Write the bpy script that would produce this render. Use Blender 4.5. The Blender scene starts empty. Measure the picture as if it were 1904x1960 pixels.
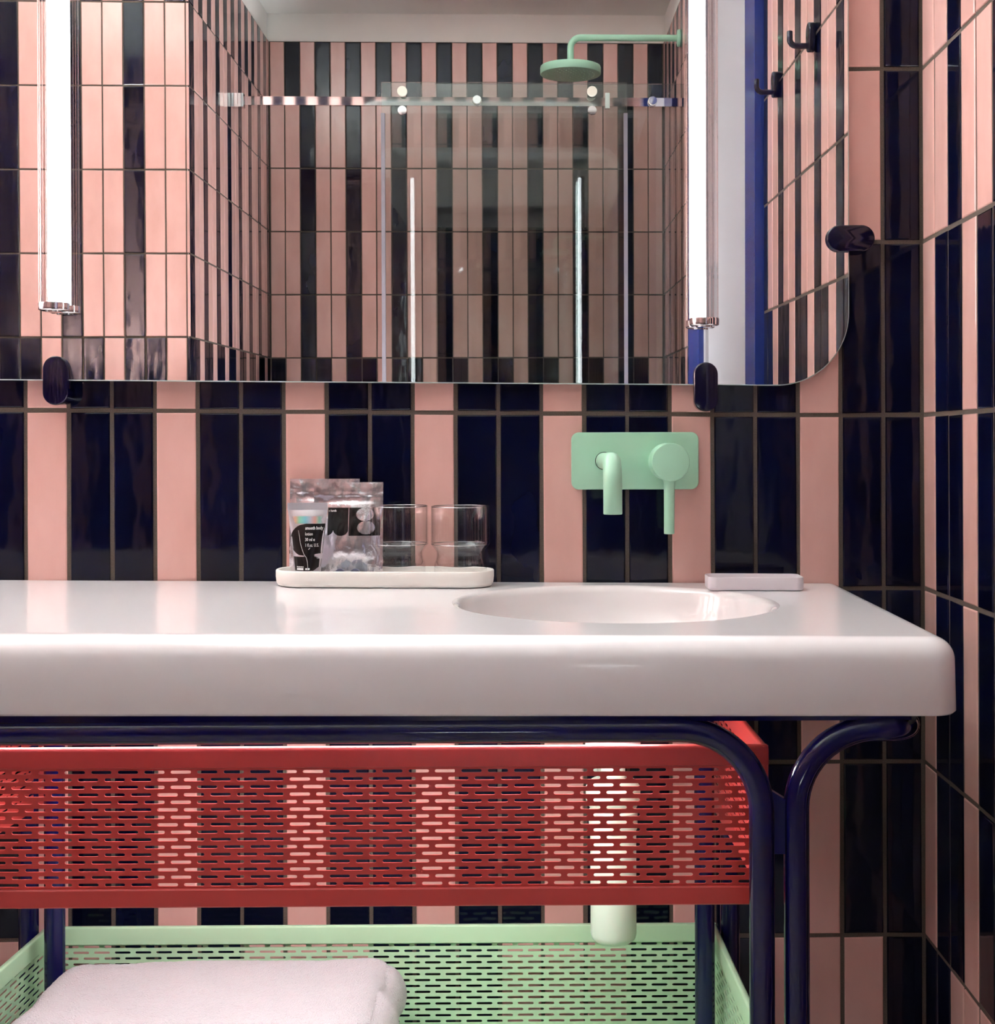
import bpy, bmesh, math, random
from math import sin, cos, pi, radians, sqrt
from mathutils import Vector, Matrix, noise

random.seed(7)
C = bpy.context.scene.collection
SC = bpy.context.scene

# ------------------------------------------------------------------ camera
CX, CD, CZ = 0.14202, 2.11303, 1.07022
YAW, PITCH, ROLL = 0.00801, 0.00122, 0.00322
FPX, PPX, PPY = 2625.835, 1069.434, 842.544
cam = bpy.data.cameras.new('camera')
cam.sensor_fit = 'HORIZONTAL'
cam.sensor_width = 36.0
cam.lens = 36.0 * FPX / 1904.0
cam.shift_x = (952 - PPX) / 1904.0
cam.shift_y = (PPY - 980) / 1904.0
cam.clip_start = 0.02
co = bpy.data.objects.new('camera', cam)
C.objects.link(co)
R1 = Matrix(((cos(YAW), -sin(YAW), 0), (sin(YAW), cos(YAW), 0), (0, 0, 1)))
R2 = Matrix(((1, 0, 0), (0, cos(PITCH), sin(PITCH)), (0, -sin(PITCH), cos(PITCH))))
R3 = Matrix(((cos(ROLL), 0, -sin(ROLL)), (0, 1, 0), (sin(ROLL), 0, cos(ROLL))))
M = R3 @ R2 @ R1                       # rows: right, forward, up
right, fwd, up = M[0], M[1], M[2]
mw = Matrix(((right[0], up[0], -fwd[0], CX), (right[1], up[1], -fwd[1], -CD), (right[2], up[2], -fwd[2], CZ), (0, 0, 0, 1)))
co.matrix_world = mw
SC.camera = co

# ------------------------------------------------------------------ world, exposure
w = bpy.data.worlds.new('world'); SC.world = w; w.use_nodes = True
w.node_tree.nodes['Background'].inputs[0].default_value = (0.8, 0.85, 0.9, 1)
w.node_tree.nodes['Background'].inputs[1].default_value = 0.02
SC.view_settings.view_transform = 'Standard'
SC.view_settings.look = 'None'
SC.view_settings.exposure = 2.2
SC.view_settings.gamma = 1.0
SC.view_settings.use_curve_mapping = False
cy = SC.cycles
cy.max_bounces = 12; cy.diffuse_bounces = 5; cy.glossy_bounces = 7
cy.transmission_bounces = 8; cy.transparent_max_bounces = 16
cy.sample_clamp_indirect = 6.0
cy.blur_glossy = 0.3
cy.use_denoising = True

LAMP_POWER = 4.4      # emission of the two tube lamps
LED_POWER = 19.0       # emission of the strip below the counter
LOW_FILL_POWER = 75.0      # emission of the added low fill uplight
FILL_POWER = 520.0       # emission of the added corner fill uplight

# ------------------------------------------------------------------ helpers
def s2l(c):
    return tuple((v / 255 / 12.92 if v / 255 <= 0.04045 else ((v / 255 + 0.055) / 1.055) ** 2.4) for v in c)

def mat(name, rgb=(200, 200, 200), rough=0.5, metal=0.0, spec=0.5, coat=0.0, **k):
    m = bpy.data.materials.new(name); m.use_nodes = True
    b = m.node_tree.nodes['Principled BSDF']
    b.inputs['Base Color'].default_value = (*s2l(rgb), 1)
    b.inputs['Roughness'].default_value = rough
    b.inputs['Metallic'].default_value = metal
    b.inputs['Specular IOR Level'].default_value = spec
    b.inputs['Coat Weight'].default_value = coat
    b.inputs['Coat Roughness'].default_value = 0.04
    for kk, v in k.items():
        b.inputs[kk.replace('_', ' ')].default_value = v
    return m

def add_bump(m, scale=(30, 30, 30), strength=0.3, dist=0.001, detail=2.0, rnd=False, colvar=None, rvar=None, coord='Object'):
    nt = m.node_tree; N = nt.nodes; L = nt.links
    b = N['Principled BSDF']
    tc = N.new('ShaderNodeTexCoord'); mp = N.new('ShaderNodeMapping')
    mp.inputs['Scale'].default_value = scale
    L.new(tc.outputs[coord], mp.inputs['Vector'])
    src = mp.outputs['Vector']
    if rnd:
        oi = N.new('ShaderNodeObjectInfo'); va = N.new('ShaderNodeVectorMath'); va.operation = 'ADD'
        vm = N.new('ShaderNodeVectorMath'); vm.operation = 'SCALE'
        L.new(oi.outputs['Location'], vm.inputs[0]); vm.inputs['Scale'].default_value = 37.0
        L.new(src, va.inputs[0]); L.new(vm.outputs['Vector'], va.inputs[1]); src = va.outputs['Vector']
    nz = N.new('ShaderNodeTexNoise'); nz.inputs['Scale'].default_value = 1.0; nz.inputs['Detail'].default_value = detail
    L.new(src, nz.inputs['Vector'])
    bp = N.new('ShaderNodeBump'); bp.inputs['Strength'].default_value = strength; bp.inputs['Distance'].default_value = dist
    L.new(nz.outputs['Fac'], bp.inputs['Height']); L.new(bp.outputs['Normal'], b.inputs['Normal'])
    if colvar:
        mx = N.new('ShaderNodeMix'); mx.data_type = 'RGBA'
        mx.inputs['A'].default_value = (*s2l(colvar[0]), 1); mx.inputs['B'].default_value = (*s2l(colvar[1]), 1)
        nz2 = N.new('ShaderNodeTexNoise'); nz2.inputs['Scale'].default_value = 0.6; nz2.inputs['Detail'].default_value = 4
        L.new(src, nz2.inputs['Vector'])
        mr = N.new('ShaderNodeMapRange'); mr.inputs['From Min'].default_value = 0.3; mr.inputs['From Max'].default_value = 0.7
        L.new(nz2.outputs['Fac'], mr.inputs['Value']); L.new(mr.outputs['Result'], mx.inputs['Factor'])
        out = mx.outputs['Result']
        if rnd:
            oi2 = N.new('ShaderNodeObjectInfo'); hs = N.new('ShaderNodeHueSaturation')
            r2 = N.new('ShaderNodeMapRange'); r2.inputs['To Min'].default_value = 0.90; r2.inputs['To Max'].default_value = 1.06
            L.new(oi2.outputs['Random'], r2.inputs['Value']); L.new(r2.outputs['Result'], hs.inputs['Value'])
            L.new(out, hs.inputs['Color']); out = hs.outputs['Color']
        L.new(out, b.inputs['Base Color'])
    return m

def emis(name, rgb, power):
    m = bpy.data.materials.new(name); m.use_nodes = True
    nt = m.node_tree; nt.nodes.clear()
    o = nt.nodes.new('ShaderNodeOutputMaterial'); e = nt.nodes.new('ShaderNodeEmission')
    e.inputs[0].default_value = (*rgb, 1); e.inputs[1].default_value = power
    nt.links.new(e.outputs[0], o.inputs[0]); return m

def thin_glass(name, tint=(0.97, 0.99, 0.98), ior=1.5, rough=0.0, base=0.0, gain=1.0, outer=False):
    """thin clear sheet: transparent, with a fresnel reflection"""
    m = bpy.data.materials.new(name); m.use_nodes = True
    nt = m.node_tree; N = nt.nodes; N.clear(); L = nt.links
    o = N.new('ShaderNodeOutputMaterial'); t = N.new('ShaderNodeBsdfTransparent'); g = N.new('ShaderNodeBsdfGlossy')
    t.inputs[0].default_value = (*tint, 1); g.inputs['Roughness'].default_value = rough
    f = N.new('ShaderNodeFresnel'); f.inputs['IOR'].default_value = ior
    ma = N.new('ShaderNodeMath'); ma.operation = 'MULTIPLY_ADD'; ma.use_clamp = True
    L.new(f.outputs[0], ma.inputs[0]); ma.inputs[1].default_value = gain; ma.inputs[2].default_value = base
    mx = N.new('ShaderNodeMixShader')
    fac = ma.outputs[0]
    if outer:                        # inner reflections left out: only the outer surface reflects
        ge = N.new('ShaderNodeNewGeometry'); sb = N.new('ShaderNodeMath'); sb.operation = 'SUBTRACT'; sb.inputs[0].default_value = 1.0
        ml = N.new('ShaderNodeMath'); ml.operation = 'MULTIPLY'
        L.new(ge.outputs['Backfacing'], sb.inputs[1]); L.new(sb.outputs[0], ml.inputs[0]); L.new(fac, ml.inputs[1]); fac = ml.outputs[0]
    L.new(fac, mx.inputs[0]); L.new(t.outputs[0], mx.inputs[1]); L.new(g.outputs[0], mx.inputs[2])
    L.new(mx.outputs[0], o.inputs[0]); return m

class MB:
    """collects vertices and faces, then links them as one mesh object"""
    def __init__(s): s.v = []; s.f = []; s.mi = []
    def add(s, vs, fs, mi=0):
        n = len(s.v); s.v += [tuple(a) for a in vs]; s.f += [tuple(i + n for i in f) for f in fs]; s.mi += [mi] * len(fs); return s
    def box(s, x0, x1, y0, y1, z0, z1, mi=0):
        vs = [(x, y, z) for x in (x0, x1) for y in (y0, y1) for z in (z0, z1)]
        return s.add(vs, [(0, 1, 3, 2), (4, 6, 7, 5), (0, 4, 5, 1), (2, 3, 7, 6), (0, 2, 6, 4), (1, 5, 7, 3)], mi)
    def tube(s, pts, r, n=20, cap=True, mi=0):
        pts = [Vector(p) for p in pts]; m = len(pts); rr = r if isinstance(r, (list, tuple)) else [r] * m
        t0 = (pts[1] - pts[0]).normalized(); a = Vector((0, 0, 1)) if abs(t0.z) < 0.9 else Vector((1, 0, 0))
        u = t0.cross(a).normalized(); vs = []
        for i in range(m):
            t = (pts[min(i + 1, m - 1)] - pts[max(i - 1, 0)]).normalized()
            u = (u - t * u.dot(t)).normalized(); v = t.cross(u)
            for k in range(n):
                q = 2 * pi * k / n; vs.append(pts[i] + (u * cos(q) + v * sin(q)) * rr[i])
        fs = [(i * n + k, i * n + (k + 1) % n, (i + 1) * n + (k + 1) % n, (i + 1) * n + k) for i in range(m - 1) for k in range(n)]
        if cap: fs += [tuple(range(n))[::-1], tuple(range((m - 1) * n, m * n))]
        return s.add(vs, fs, mi)
    def lathe(s, prof, c=(0, 0, 0), n=48, axis='z', mi=0, ang=2 * pi):
        vs = []
        for r, h in prof:
            for k in range(n):
                q = ang * k / n; a, b = r * cos(q), r * sin(q)
                p = (a, b, h) if axis == 'z' else ((a, -h, b) if axis == 'y' else (h, a, b))
                vs.append((p[0] + c[0], p[1] + c[1], p[2] + c[2]))
        fs = [(i * n + k, i * n + (k + 1) % n, (i + 1) * n + (k + 1) % n, (i + 1) * n + k) for i in range(len(prof) - 1) for k in range(n)]
        return s.add(vs, fs, mi)
    def prism(s, outline, y0, y1, bev=0.0, mi=0):
        """outline in x,z (counter-clockwise seen from -y), extruded y0 (front, smaller y) to y1"""
        n = len(outline); cx = sum(p[0] for p in outline) / n; cz = sum(p[1] for p in outline) / n
        rings = []
        def ring(off, y):
            o = []
            for i in range(n):
                a = Vector(outline[i - 1]); b = Vector(outline[i]); c = Vector(outline[(i + 1) % n])
                d = (c - a)
                nn = Vector((d.y, -d.x)).normalized() if d.length > 1e-9 else Vector((0, 0))
                o.append((b.x - nn.x * off, y, b.y - nn.y * off))
            return o
        if bev > 0:
            for k in range(4):
                q = pi / 2 * k / 3; rings.append(ring(bev * (1 - sin(q)), y0 + bev * (1 - cos(q))))
            for k in range(4):
                q = pi / 2 * k / 3; rings.append(ring(bev * (1 - cos(q)), y1 - bev * (1 - sin(q))))
        else: rings = [ring(0, y0), ring(0, y1)]
        m = len(rings); vs = [p for r in rings for p in r]
        fs = [(i * n + k, (i + 1) * n + k, (i + 1) * n + (k + 1) % n, i * n + (k + 1) % n) for i in range(m - 1) for k in range(n)]
        fs += [tuple(range(n)), tuple(range((m - 1) * n, m * n))[::-1]]
        return s.add(vs, fs, mi)
    def mesh(s, name, mats, smooth=False, angle=40):
        me = bpy.data.meshes.new(name); me.from_pydata(s.v, [], s.f)
        for m in (mats if isinstance(mats, (list, tuple)) else [mats]): me.materials.append(m)
        me.polygons.foreach_set('material_index', s.mi)
        bm = bmesh.new(); bm.from_mesh(me); bmesh.ops.recalc_face_normals(bm, faces=bm.faces)
        if smooth:
            for f in bm.faces: f.smooth = True
            for e in bm.edges:
                if len(e.link_faces) == 2 and e.calc_face_angle(0) > radians(angle): e.smooth = False
        bm.to_mesh(me); bm.free(); me.update(); return me
    def obj(s, name, mats, parent=None, smooth=False, angle=40, loc=None, origin=None):
        if origin is not None:
            s.v = [(a - origin[0], b - origin[1], c - origin[2]) for a, b, c in s.v]; loc = origin
        o = bpy.data.objects.new(name, s.mesh(name, mats, smooth, angle)); C.objects.link(o)
        if parent is not None:
            o.parent = parent
            if loc is not None: o.location = Vector(loc) - (parent.location if parent else Vector())
            else: o.location = -parent.location
        elif loc is not None: o.location = loc
        return o

def tag(o, label, cat, group=None, kind=None):
    if label: o['label'] = label
    if cat: o['category'] = cat
    if group: o['group'] = group
    if kind: o['kind'] = kind
    return o

def thing(name, loc, label, cat, group=None):
    o = bpy.data.objects.new(name, None); C.objects.link(o); o.location = loc; o.empty_display_size = 0.05
    return tag(o, label, cat, group)

def struct(o): o['kind'] = 'structure'; return o

def rrect(x0, x1, z0, z1, r, n=8, corners=(1, 1, 1, 1)):
    """rounded rectangle outline, order bl, br, tr, tl"""
    pts = []
    for i, (cx, cz, a0) in enumerate(((x0 + r, z0 + r, pi), (x1 - r, z0 + r, 1.5 * pi), (x1 - r, z1 - r, 0), (x0 + r, z1 - r, pi / 2))):
        if corners[i]:
            pts += [(cx + r * cos(a0 + pi / 2 * k / n), cz + r * sin(a0 + pi / 2 * k / n)) for k in range(n + 1)]
        else: pts.append(((x0, x1, x1, x0)[i], (z0, z0, z1, z1)[i]))
    return pts

def arc(c, r, a0, a1, n, plane='xz', fixed=0.0):
    out = []
    for k in range(n + 1):
        a = a0 + (a1 - a0) * k / n; p, q = c[0] + r * cos(a), c[1] + r * sin(a)
        out.append((p, fixed, q) if plane == 'xz' else ((fixed, p, q) if plane == 'yz' else (p, q, fixed)))
    return out

# ------------------------------------------------------------------ materials
M_pink = add_bump(mat('pink_glaze', (214, 168, 160), 0.13, spec=0.5), (22, 22, 9), 0.5, 0.0016, 3, rnd=True, colvar=((208, 161, 152), (220, 175, 167)))
M_navy = add_bump(mat('navy_glaze', (10, 14, 40), 0.07, spec=0.28), (15, 15, 7), 0.55, 0.0018, 2, rnd=True, colvar=((4, 6, 22), (8, 12, 38)))
M_grout = add_bump(mat('grout', (88, 79, 71), 0.9, spec=0.2), (900, 900, 900), 0.5, 0.0006, 2, colvar=((78, 69, 61), (98, 88, 80)))
M_plaster = add_bump(mat('white_paint', (240, 238, 233), 0.75, spec=0.3), (60, 60, 60), 0.1, 0.0005, 3)
M_floor = add_bump(mat('terrazzo', (176, 170, 166), 0.4), (90, 90, 90), 0.05, 0.0003, 4, colvar=((160, 155, 152), (196, 190, 186)))
M_solid = mat('white_solid_surface', (238, 235, 237), 0.22, spec=0.5, coat=0.35)
M_basin = mat('basin_glaze', (232, 226, 226), 0.08, spec=0.5, coat=0.5)
M_mint = mat('mint_powder_coat', (162, 210, 182), 0.38)
M_mint2 = mat('mint_trap_coat', (204, 226, 208), 0.4)
M_red = add_bump(mat('red_powder_coat', (200, 68, 64), 0.36), (1400, 1400, 1400), 0.12, 0.0002, 1)
M_green = add_bump(mat('pale_green_powder_coat', (176, 214, 178), 0.42), (1400, 1400, 1400), 0.12, 0.0002, 1)
M_tube = mat('navy_gloss_paint', (9, 8, 62), 0.10, spec=0.45, coat=0.0)
M_knob = mat('navy_gloss_plastic', (6, 5, 34), 0.12, spec=0.45, coat=0.0)
M_chrome = mat('chrome', (225, 225, 228), 0.04, metal=1.0)
M_mirror = mat('silvered_glass', (240, 241, 241), 0.0, metal=1.0)
M_medge = mat('polished_glass_edge', (190, 205, 200), 0.15)
M_porc = add_bump(mat('matt_white_stoneware', (232, 228, 222), 0.5), (300, 300, 300), 0.1, 0.0004, 3)
M_dish = mat('satin_lilac_white_resin', (214, 206, 212), 0.35)
M_door = mat('grey_white_door_paint', (172, 170, 175), 0.45)
M_blue = mat('blue_gloss_paint', (30, 48, 118), 0.25)
M_seal = mat('frosted_seal', (125, 118, 126), 0.4)
M_cream = mat('cream_cap', (228, 222, 205), 0.4)
M_screen = thin_glass('shower_glass', (0.91, 0.94, 0.93), 1.5, 0.0, 0.0, 0.9)
M_acryl = thin_glass('clear_ribbed_acrylic', (0.90, 0.88, 0.88), 1.45, 0.03, 0.05, 3.0, outer=True)
M_foil = add_bump(mat('silver_foil', (240, 237, 243), 0.20, metal=0.94), (80, 80, 55), 0.55, 0.0018, 3)
M_silver = mat('silver_laminate', (222, 220, 226), 0.32, metal=0.75)
M_print = mat('black_print', (12, 8, 8), 0.25)
M_white = mat('white_print', (238, 236, 234), 0.5)
M_cap = mat('dark_smoked_cap', (26, 24, 24), 0.2)
M_copper = mat('copper', (200, 130, 70), 0.2, metal=1.0)
M_glow = emis('lamp_glow', (0.90, 0.98, 1.0), LAMP_POWER)
M_led = emis('led_glow', (0.98, 0.96, 0.98), LED_POWER)
M_fill = emis('fill_glow', (0.84, 0.96, 1.0), FILL_POWER)

M_low_fill = emis('low_fill_glow', (0.90, 0.97, 1.0), LOW_FILL_POWER)

def glassy():
    m = bpy.data.materials.new('clear_glass'); m.use_nodes = True
    b = m.node_tree.nodes['Principled BSDF']
    b.inputs['Base Color'].default_value = (0.98, 0.99, 0.99, 1); b.inputs['Roughness'].default_value = 0.0
    b.inputs['Transmission Weight'].default_value = 1.0; b.inputs['IOR'].default_value = 1.45
    return m
M_glass = thin_glass('clear_glass', (0.985, 0.985, 0.985), 1.5, 0.0, 0.006, 1.3, outer=True)
M_edge_highlight = thin_glass('glass_edge_highlight', (0.98, 0.98, 0.98), 1.5, 0.15, 0.30, 1.0)
def towel_mat():
    m = mat('white_terry', (192, 190, 192), 0.95, spec=0.1)
    add_bump(m, (420, 420, 420), 1.0, 0.004, 2)
    m.node_tree.nodes['Principled BSDF'].inputs['Sheen Weight'].default_value = 0.3
    return m
M_towel = towel_mat()

# ------------------------------------------------------------------ room data
TW, TH = 0.066, 0.26743          # tile module on the back wall
Z0 = 1.11                         # height of the joint above the splashback course
XC, XL, YN, YF = 0.72052, -0.948, -2.3532, -3.7698
XW = -1.95                        # far left wall of the room
ZC = 2.835                        # lowered ceiling over the shower
ZH = 3.20                         # ceiling of the main room
ZT2 = 2.905                       # top of the tiling in the main room
ZT = Z0 + 6 * TH                  # top of the tiling
def jz(k): return Z0 + k * TH
def slope(x): return -0.0095 * (min(x, 0.6) - 0.6)

_tm = {}
def tile_mesh(w, h, pink, var):
    key = (round(w, 4), round(h, 4), pink, var)
    if key in _tm: return _tm[key]
    rnd = random.Random(hash(key) & 0xffff); b = MB(); t = 0.009; bv = 0.0016
    def rect(i, y, j=0.0):
        return [(sx * (w / 2 - i) + rnd.uniform(-j, j), y + rnd.uniform(-j, j) * 0.3, sz * (h / 2 - i) + rnd.uniform(-j, j)) for sx, sz in ((-1, -1), (1, -1), (1, 1), (-1, 1))]
    jit = [(rnd.uniform(-.0004, .0004), rnd.uniform(-.0005, .0005)) for _ in range(4)]
    vs = []
    for i, y in ((0, t), (0, bv), (bv * 0.35, bv * 0.35), (bv * 1.3, 0.0)):
        for (sx, sz), (jx, jzz) in zip(((-1, -1), (1, -1), (1, 1), (-1, 1)), jit):
            vs.append((sx * (w / 2 - i) + jx, y, sz * (h / 2 - i) + jzz))
    fs = [(r * 4 + k, r * 4 + (k + 1) % 4, (r + 1) * 4 + (k + 1) % 4, (r + 1) * 4 + k) for r in range(3) for k in range(4)] + [(12, 13, 14, 15)]
    b.add(vs, fs); me = b.mesh('tile', M_pink if pink else M_navy)
    _tm[key] = me; return me

class Wall:
    """a tiled wall: origin p0, running along direction u, face normal n (both horizontal)"""
    def __init__(s, name, p0, u, n, rot):
        s.name, s.p0, s.u, s.n, s.rot = name, Vector(p0), Vector(u), Vector(n), rot
        s.root = None; s.count = 0; s.stuff = MB()
    def pt(s, a, z, d=0.0):
        p = s.p0 + s.u * a + s.n * d; return (p.x, p.y, z)
    def slab(s, spans, z0, z1, thick=0.10, zt=None):
        b = MB()
        for a0, a1 in spans:
            vs = [s.pt(a, z, d) for a in (a0, a1) for d in (-0.009, -thick) for z in (z0, z1)]
            b.add(vs, [(0, 1, 3, 2), (4, 6, 7, 5), (0, 4, 5, 1), (2, 3, 7, 6), (0, 2, 6, 4), (1, 5, 7, 3)])
        s.root = struct(b.obj(s.name, M_plaster))
        g = MB()
        for a0, a1 in spans:
            vs = [s.pt(a, z, d) for a in (a0, a1) for d in (-0.0018, -0.009) for z in (0.0, zt or ZT)]
            g.add(vs, [(0, 1, 3, 2), (4, 6, 7, 5), (0, 4, 5, 1), (2, 3, 7, 6), (0, 2, 6, 4), (1, 5, 7, 3)])
        g.obj('grout_bed', M_grout, s.root)
    def tile(s, a0, a1, z0, z1, pink, single=True):
        gap_u, gap_z = s.gap
        z1 = min(z1, ZT2)
        w, h = (a1 - a0) - gap_u, (z1 - z0) - gap_z
        if w < 0.008 or h < 0.008: return
        ac, zc = (a0 + a1) / 2, (z0 + z1) / 2
        if single:
            wq = round(w, 3); hq = round(h, 3)
            me = tile_mesh(wq if abs(w - wq) < .001 else w, hq, pink, random.randint(0, 2))
            o = bpy.data.objects.new('tile', me); C.objects.link(o)
            o.parent = s.root; p = s.pt(ac, zc, random.uniform(-0.0004, 0.0003)); o.location = p
            o.rotation_euler = (random.gauss(0, 0.0022), random.gauss(0, 0.0012), s.rot + random.gauss(0, 0.0035))
            s.count += 1
        else:
            vs = [s.pt(ac + sx * w / 2, zc + sz * h / 2, d) for d in (-0.008, 0) for sx, sz in ((-1, -1), (1, -1), (1, 1), (-1, 1))]
            s.stuff.add(vs, [(4, 5, 6, 7), (0, 1, 5, 4), (1, 2, 6, 5), (2, 3, 7, 6), (3, 0, 4, 7)], 0 if pink else 1)
    def finish(s):
        if s.stuff.v:
            o = s.stuff.obj('tile_field', [M_pink, M_navy], s.root); o['kind'] = 'stuff'

# ---- back wall (behind the vanity), column i covers x = i*TW-.66 ...
W = Wall('wall_back', (0, 0, 0), (1, 0, 0), (0, -1, 0), 0.0); W.gap = (0.0058, 0.0066)
W.slab([(XW - .1, XC + .1)], 0, ZH, zt=ZT2)
def back_pink(i, r):
    if r == -4: return ((i + 1) // 3) % 2 == 0
    if r >= 5: return i % 2 == 1
    if r >= 1: return i % 3 != 2
    return i % 3 == 0
for i in range(-20, 21):
    x0, x1 = i * TW - 0.66, min((i + 1) * TW - 0.66, XC - 0.001)
    if x0 < XW + 0.01: continue
    xm = (x0 + x1) / 2
    for r in range(-4, 7):
        za, zb = jz(r), jz(r + 1)
        if r >= 0: za += slope(xm)
        if r >= -1: zb += slope(xm)
        vis = i >= -2 and (r <= 0 or (i >= 18 and r <= 3))
        if r == 0 and not (i >= 18): vis = i >= -2
        W.tile(x0, x1, za, zb, back_pink(i, r), vis)
W.finish()

# ---- right wall: runs from the corner towards the camera and on to the shower
W = Wall('wall_right', (XC, 0, 0), (0, -1, 0), (-1, 0, 0), -pi / 2); W.gap = (0.0052, 0.0066)
D0, D1 = 1.388, 2.7474
W.slab([(0, D0), (D1, -YF)], 0, ZH)
JW = 0.06664
def right_pink(j, r):
    if r == -4: return ((j - 2) // 3) % 2 == 0
    if r >= 5: return j % 2 == 0
    if r >= 1: return j % 3 != 2
    return j % 3 == 0
for j in range(0, 21):
    a0, a1 = (j * JW if j else 0.002), min((j + 1) * JW, D0 - .002)
    if a1 - a0 < 0.02: continue
    for r in range(-4, 6):
        W.tile(a0, a1, jz(r), jz(r + 1), right_pink(j, r), r < 5 and (j < 7 or r >= -1))
nsh = 15; sw = (-YF - D1) / nsh
for j in range(nsh):
    for r in range(-4, 6):
        W.tile(D1 + j * sw, D1 + (j + 1) * sw - (0.003 if j == nsh - 1 else 0), jz(r), jz(r + 1), right_pink(j, r), r >= 0)
W.finish()

# ---- front wall (behind the camera on the left), faces the mirror
W = Wall('wall_front', (XL, YN, 0), (-1, 0, 0), (0, 1, 0), pi); W.gap = (0.0040, 0.0050)
W.slab([(0.011, XL - XW)], 0, ZH, zt=ZT2)
def front_pink(n, r):
    if r >= 5: return n % 2 == 1
    if r == -4: return (n // 3) % 2 == 0
    if r >= 1: return n % 3 != 2
    return n % 3 == 0
for n in range(0, 16):
    a0, a1 = 0.012 + n * 0.0662, 0.012 + (n + 1) * 0.0662
    if n == 0: a0 = 0.0125
    for r in range(-4, 7):
        W.tile(a0, min(a1, XL - XW - .004), jz(r), jz(r + 1), front_pink(n, r), n < 11 and r >= 0)
for r in range(-4, 6):          # the narrow edge tile on the outer corner
    W.tile(0.0005, 0.0125 + .0005, jz(r), jz(r + 1), r >= 1, r >= 0)
W.finish()

# ---- shower side wall
W = Wall('wall_shower', (XL, YN, 0), (0, -1, 0), (1, 0, 0), pi / 2); W.gap = (0.0040, 0.0050)
W.slab([(0.011, YN - YF)], 0, ZH)
LS = (YN - YF) / 22
for m in range(-1, 21):
    for r in range(-4, 6):
        p = (m % 2 == 0) if r >= 5 else ((m % 3 != 2) if r >= 1 else (m % 3 == 1))
        W.tile((m + 1) * LS + (0.001 if m < 0 else 0), (m + 2) * LS - (0.002 if m == 20 else 0), jz(r), jz(r + 1), p, r >= 0)
W.finish()

# ---- far wall of the shower
W = Wall('wall_far', (XL, YF, 0), (1, 0, 0), (0, 1, 0), pi); W.gap = (0.0042, 0.0052)
W.slab([(-.1, XC - XL + .1)], 0, ZH)
FW = (XC - XL) / 26
for q in range(26):
    for r in range(-4, 6):
        p = (q % 2 == 0) if r >= 5 else ((q % 3 != 2) if r >= 1 else (q % 3 == 1))
        W.tile(q * FW + (0.002 if q == 0 else 0), (q + 1) * FW - (0.002 if q == 25 else 0), jz(r), jz(r + 1), p, r >= 0)
W.finish()

# ---- left wall of the room
W = Wall('wall_left', (XW, 0, 0), (0, -1, 0), (1, 0, 0), pi / 2); W.gap = (0.0045, 0.0055)
W.slab([(0, -YN)], 0, ZH, zt=ZT2)
for j in range(35):
    for r in range(-4, 7):
        p = (j % 2 == 0) if r >= 5 else ((j % 3 != 2) if r >= 1 else (j % 3 == 0))
        W.tile(j * 0.0672 + .002, (j + 1) * 0.0672, jz(r), jz(r + 1), p, False)
W.finish()

struct(MB().box(XW - .1, XC + .1, YF - .1, .1, -0.08, 0.0).obj('floor', M_floor))
struct(MB().box(XW - .1, XC + .1, YF - .1, .1, ZH, ZH + 0.08).obj('ceiling', M_plaster))
struct(MB().box(XL - .012, XC + .012, YF - .012, -3.30, ZC, ZH).obj('trim_1', M_plaster))

# ---- door in the right wall
d = bpy.data.objects.new('door_1', None); C.objects.link(d); d.location = (XC, -2.0, 0); struct(d)
DH = 2.52
b = MB(); b.box(XC - .022, XC + .1, -(D0 + .150), -D0 - .0005, 0, DH + .15); b.obj('jamb', M_blue, d)
b = MB(); b.box(XC - .022, XC + .1, -D1 + .0005, -(D1 - .280), 0, DH + .15); b.obj('jamb', M_blue, d)
b = MB(); b.box(XC - .022, XC + .1, -(D1 - .280), -(D0 + .150), DH, DH + .15); b.obj('header', M_blue, d)
b = MB(); b.box(XC + .004, XC + .05, -(D1 - .281), -(D0 + .151), 0.004, DH - .002); b.obj('leaf', M_door, d)
b = MB(); b.box(XC - .006, XC + .004, -(D1 - .281), -(D1 - .325), 0.004, DH - .002); b.obj('door_stop', M_door, d)
b = MB(); b.box(XC + .0, XC + .1, -D1, -D0, DH + .15, ZH); b.obj('transom_wall', M_plaster, d)

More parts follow.
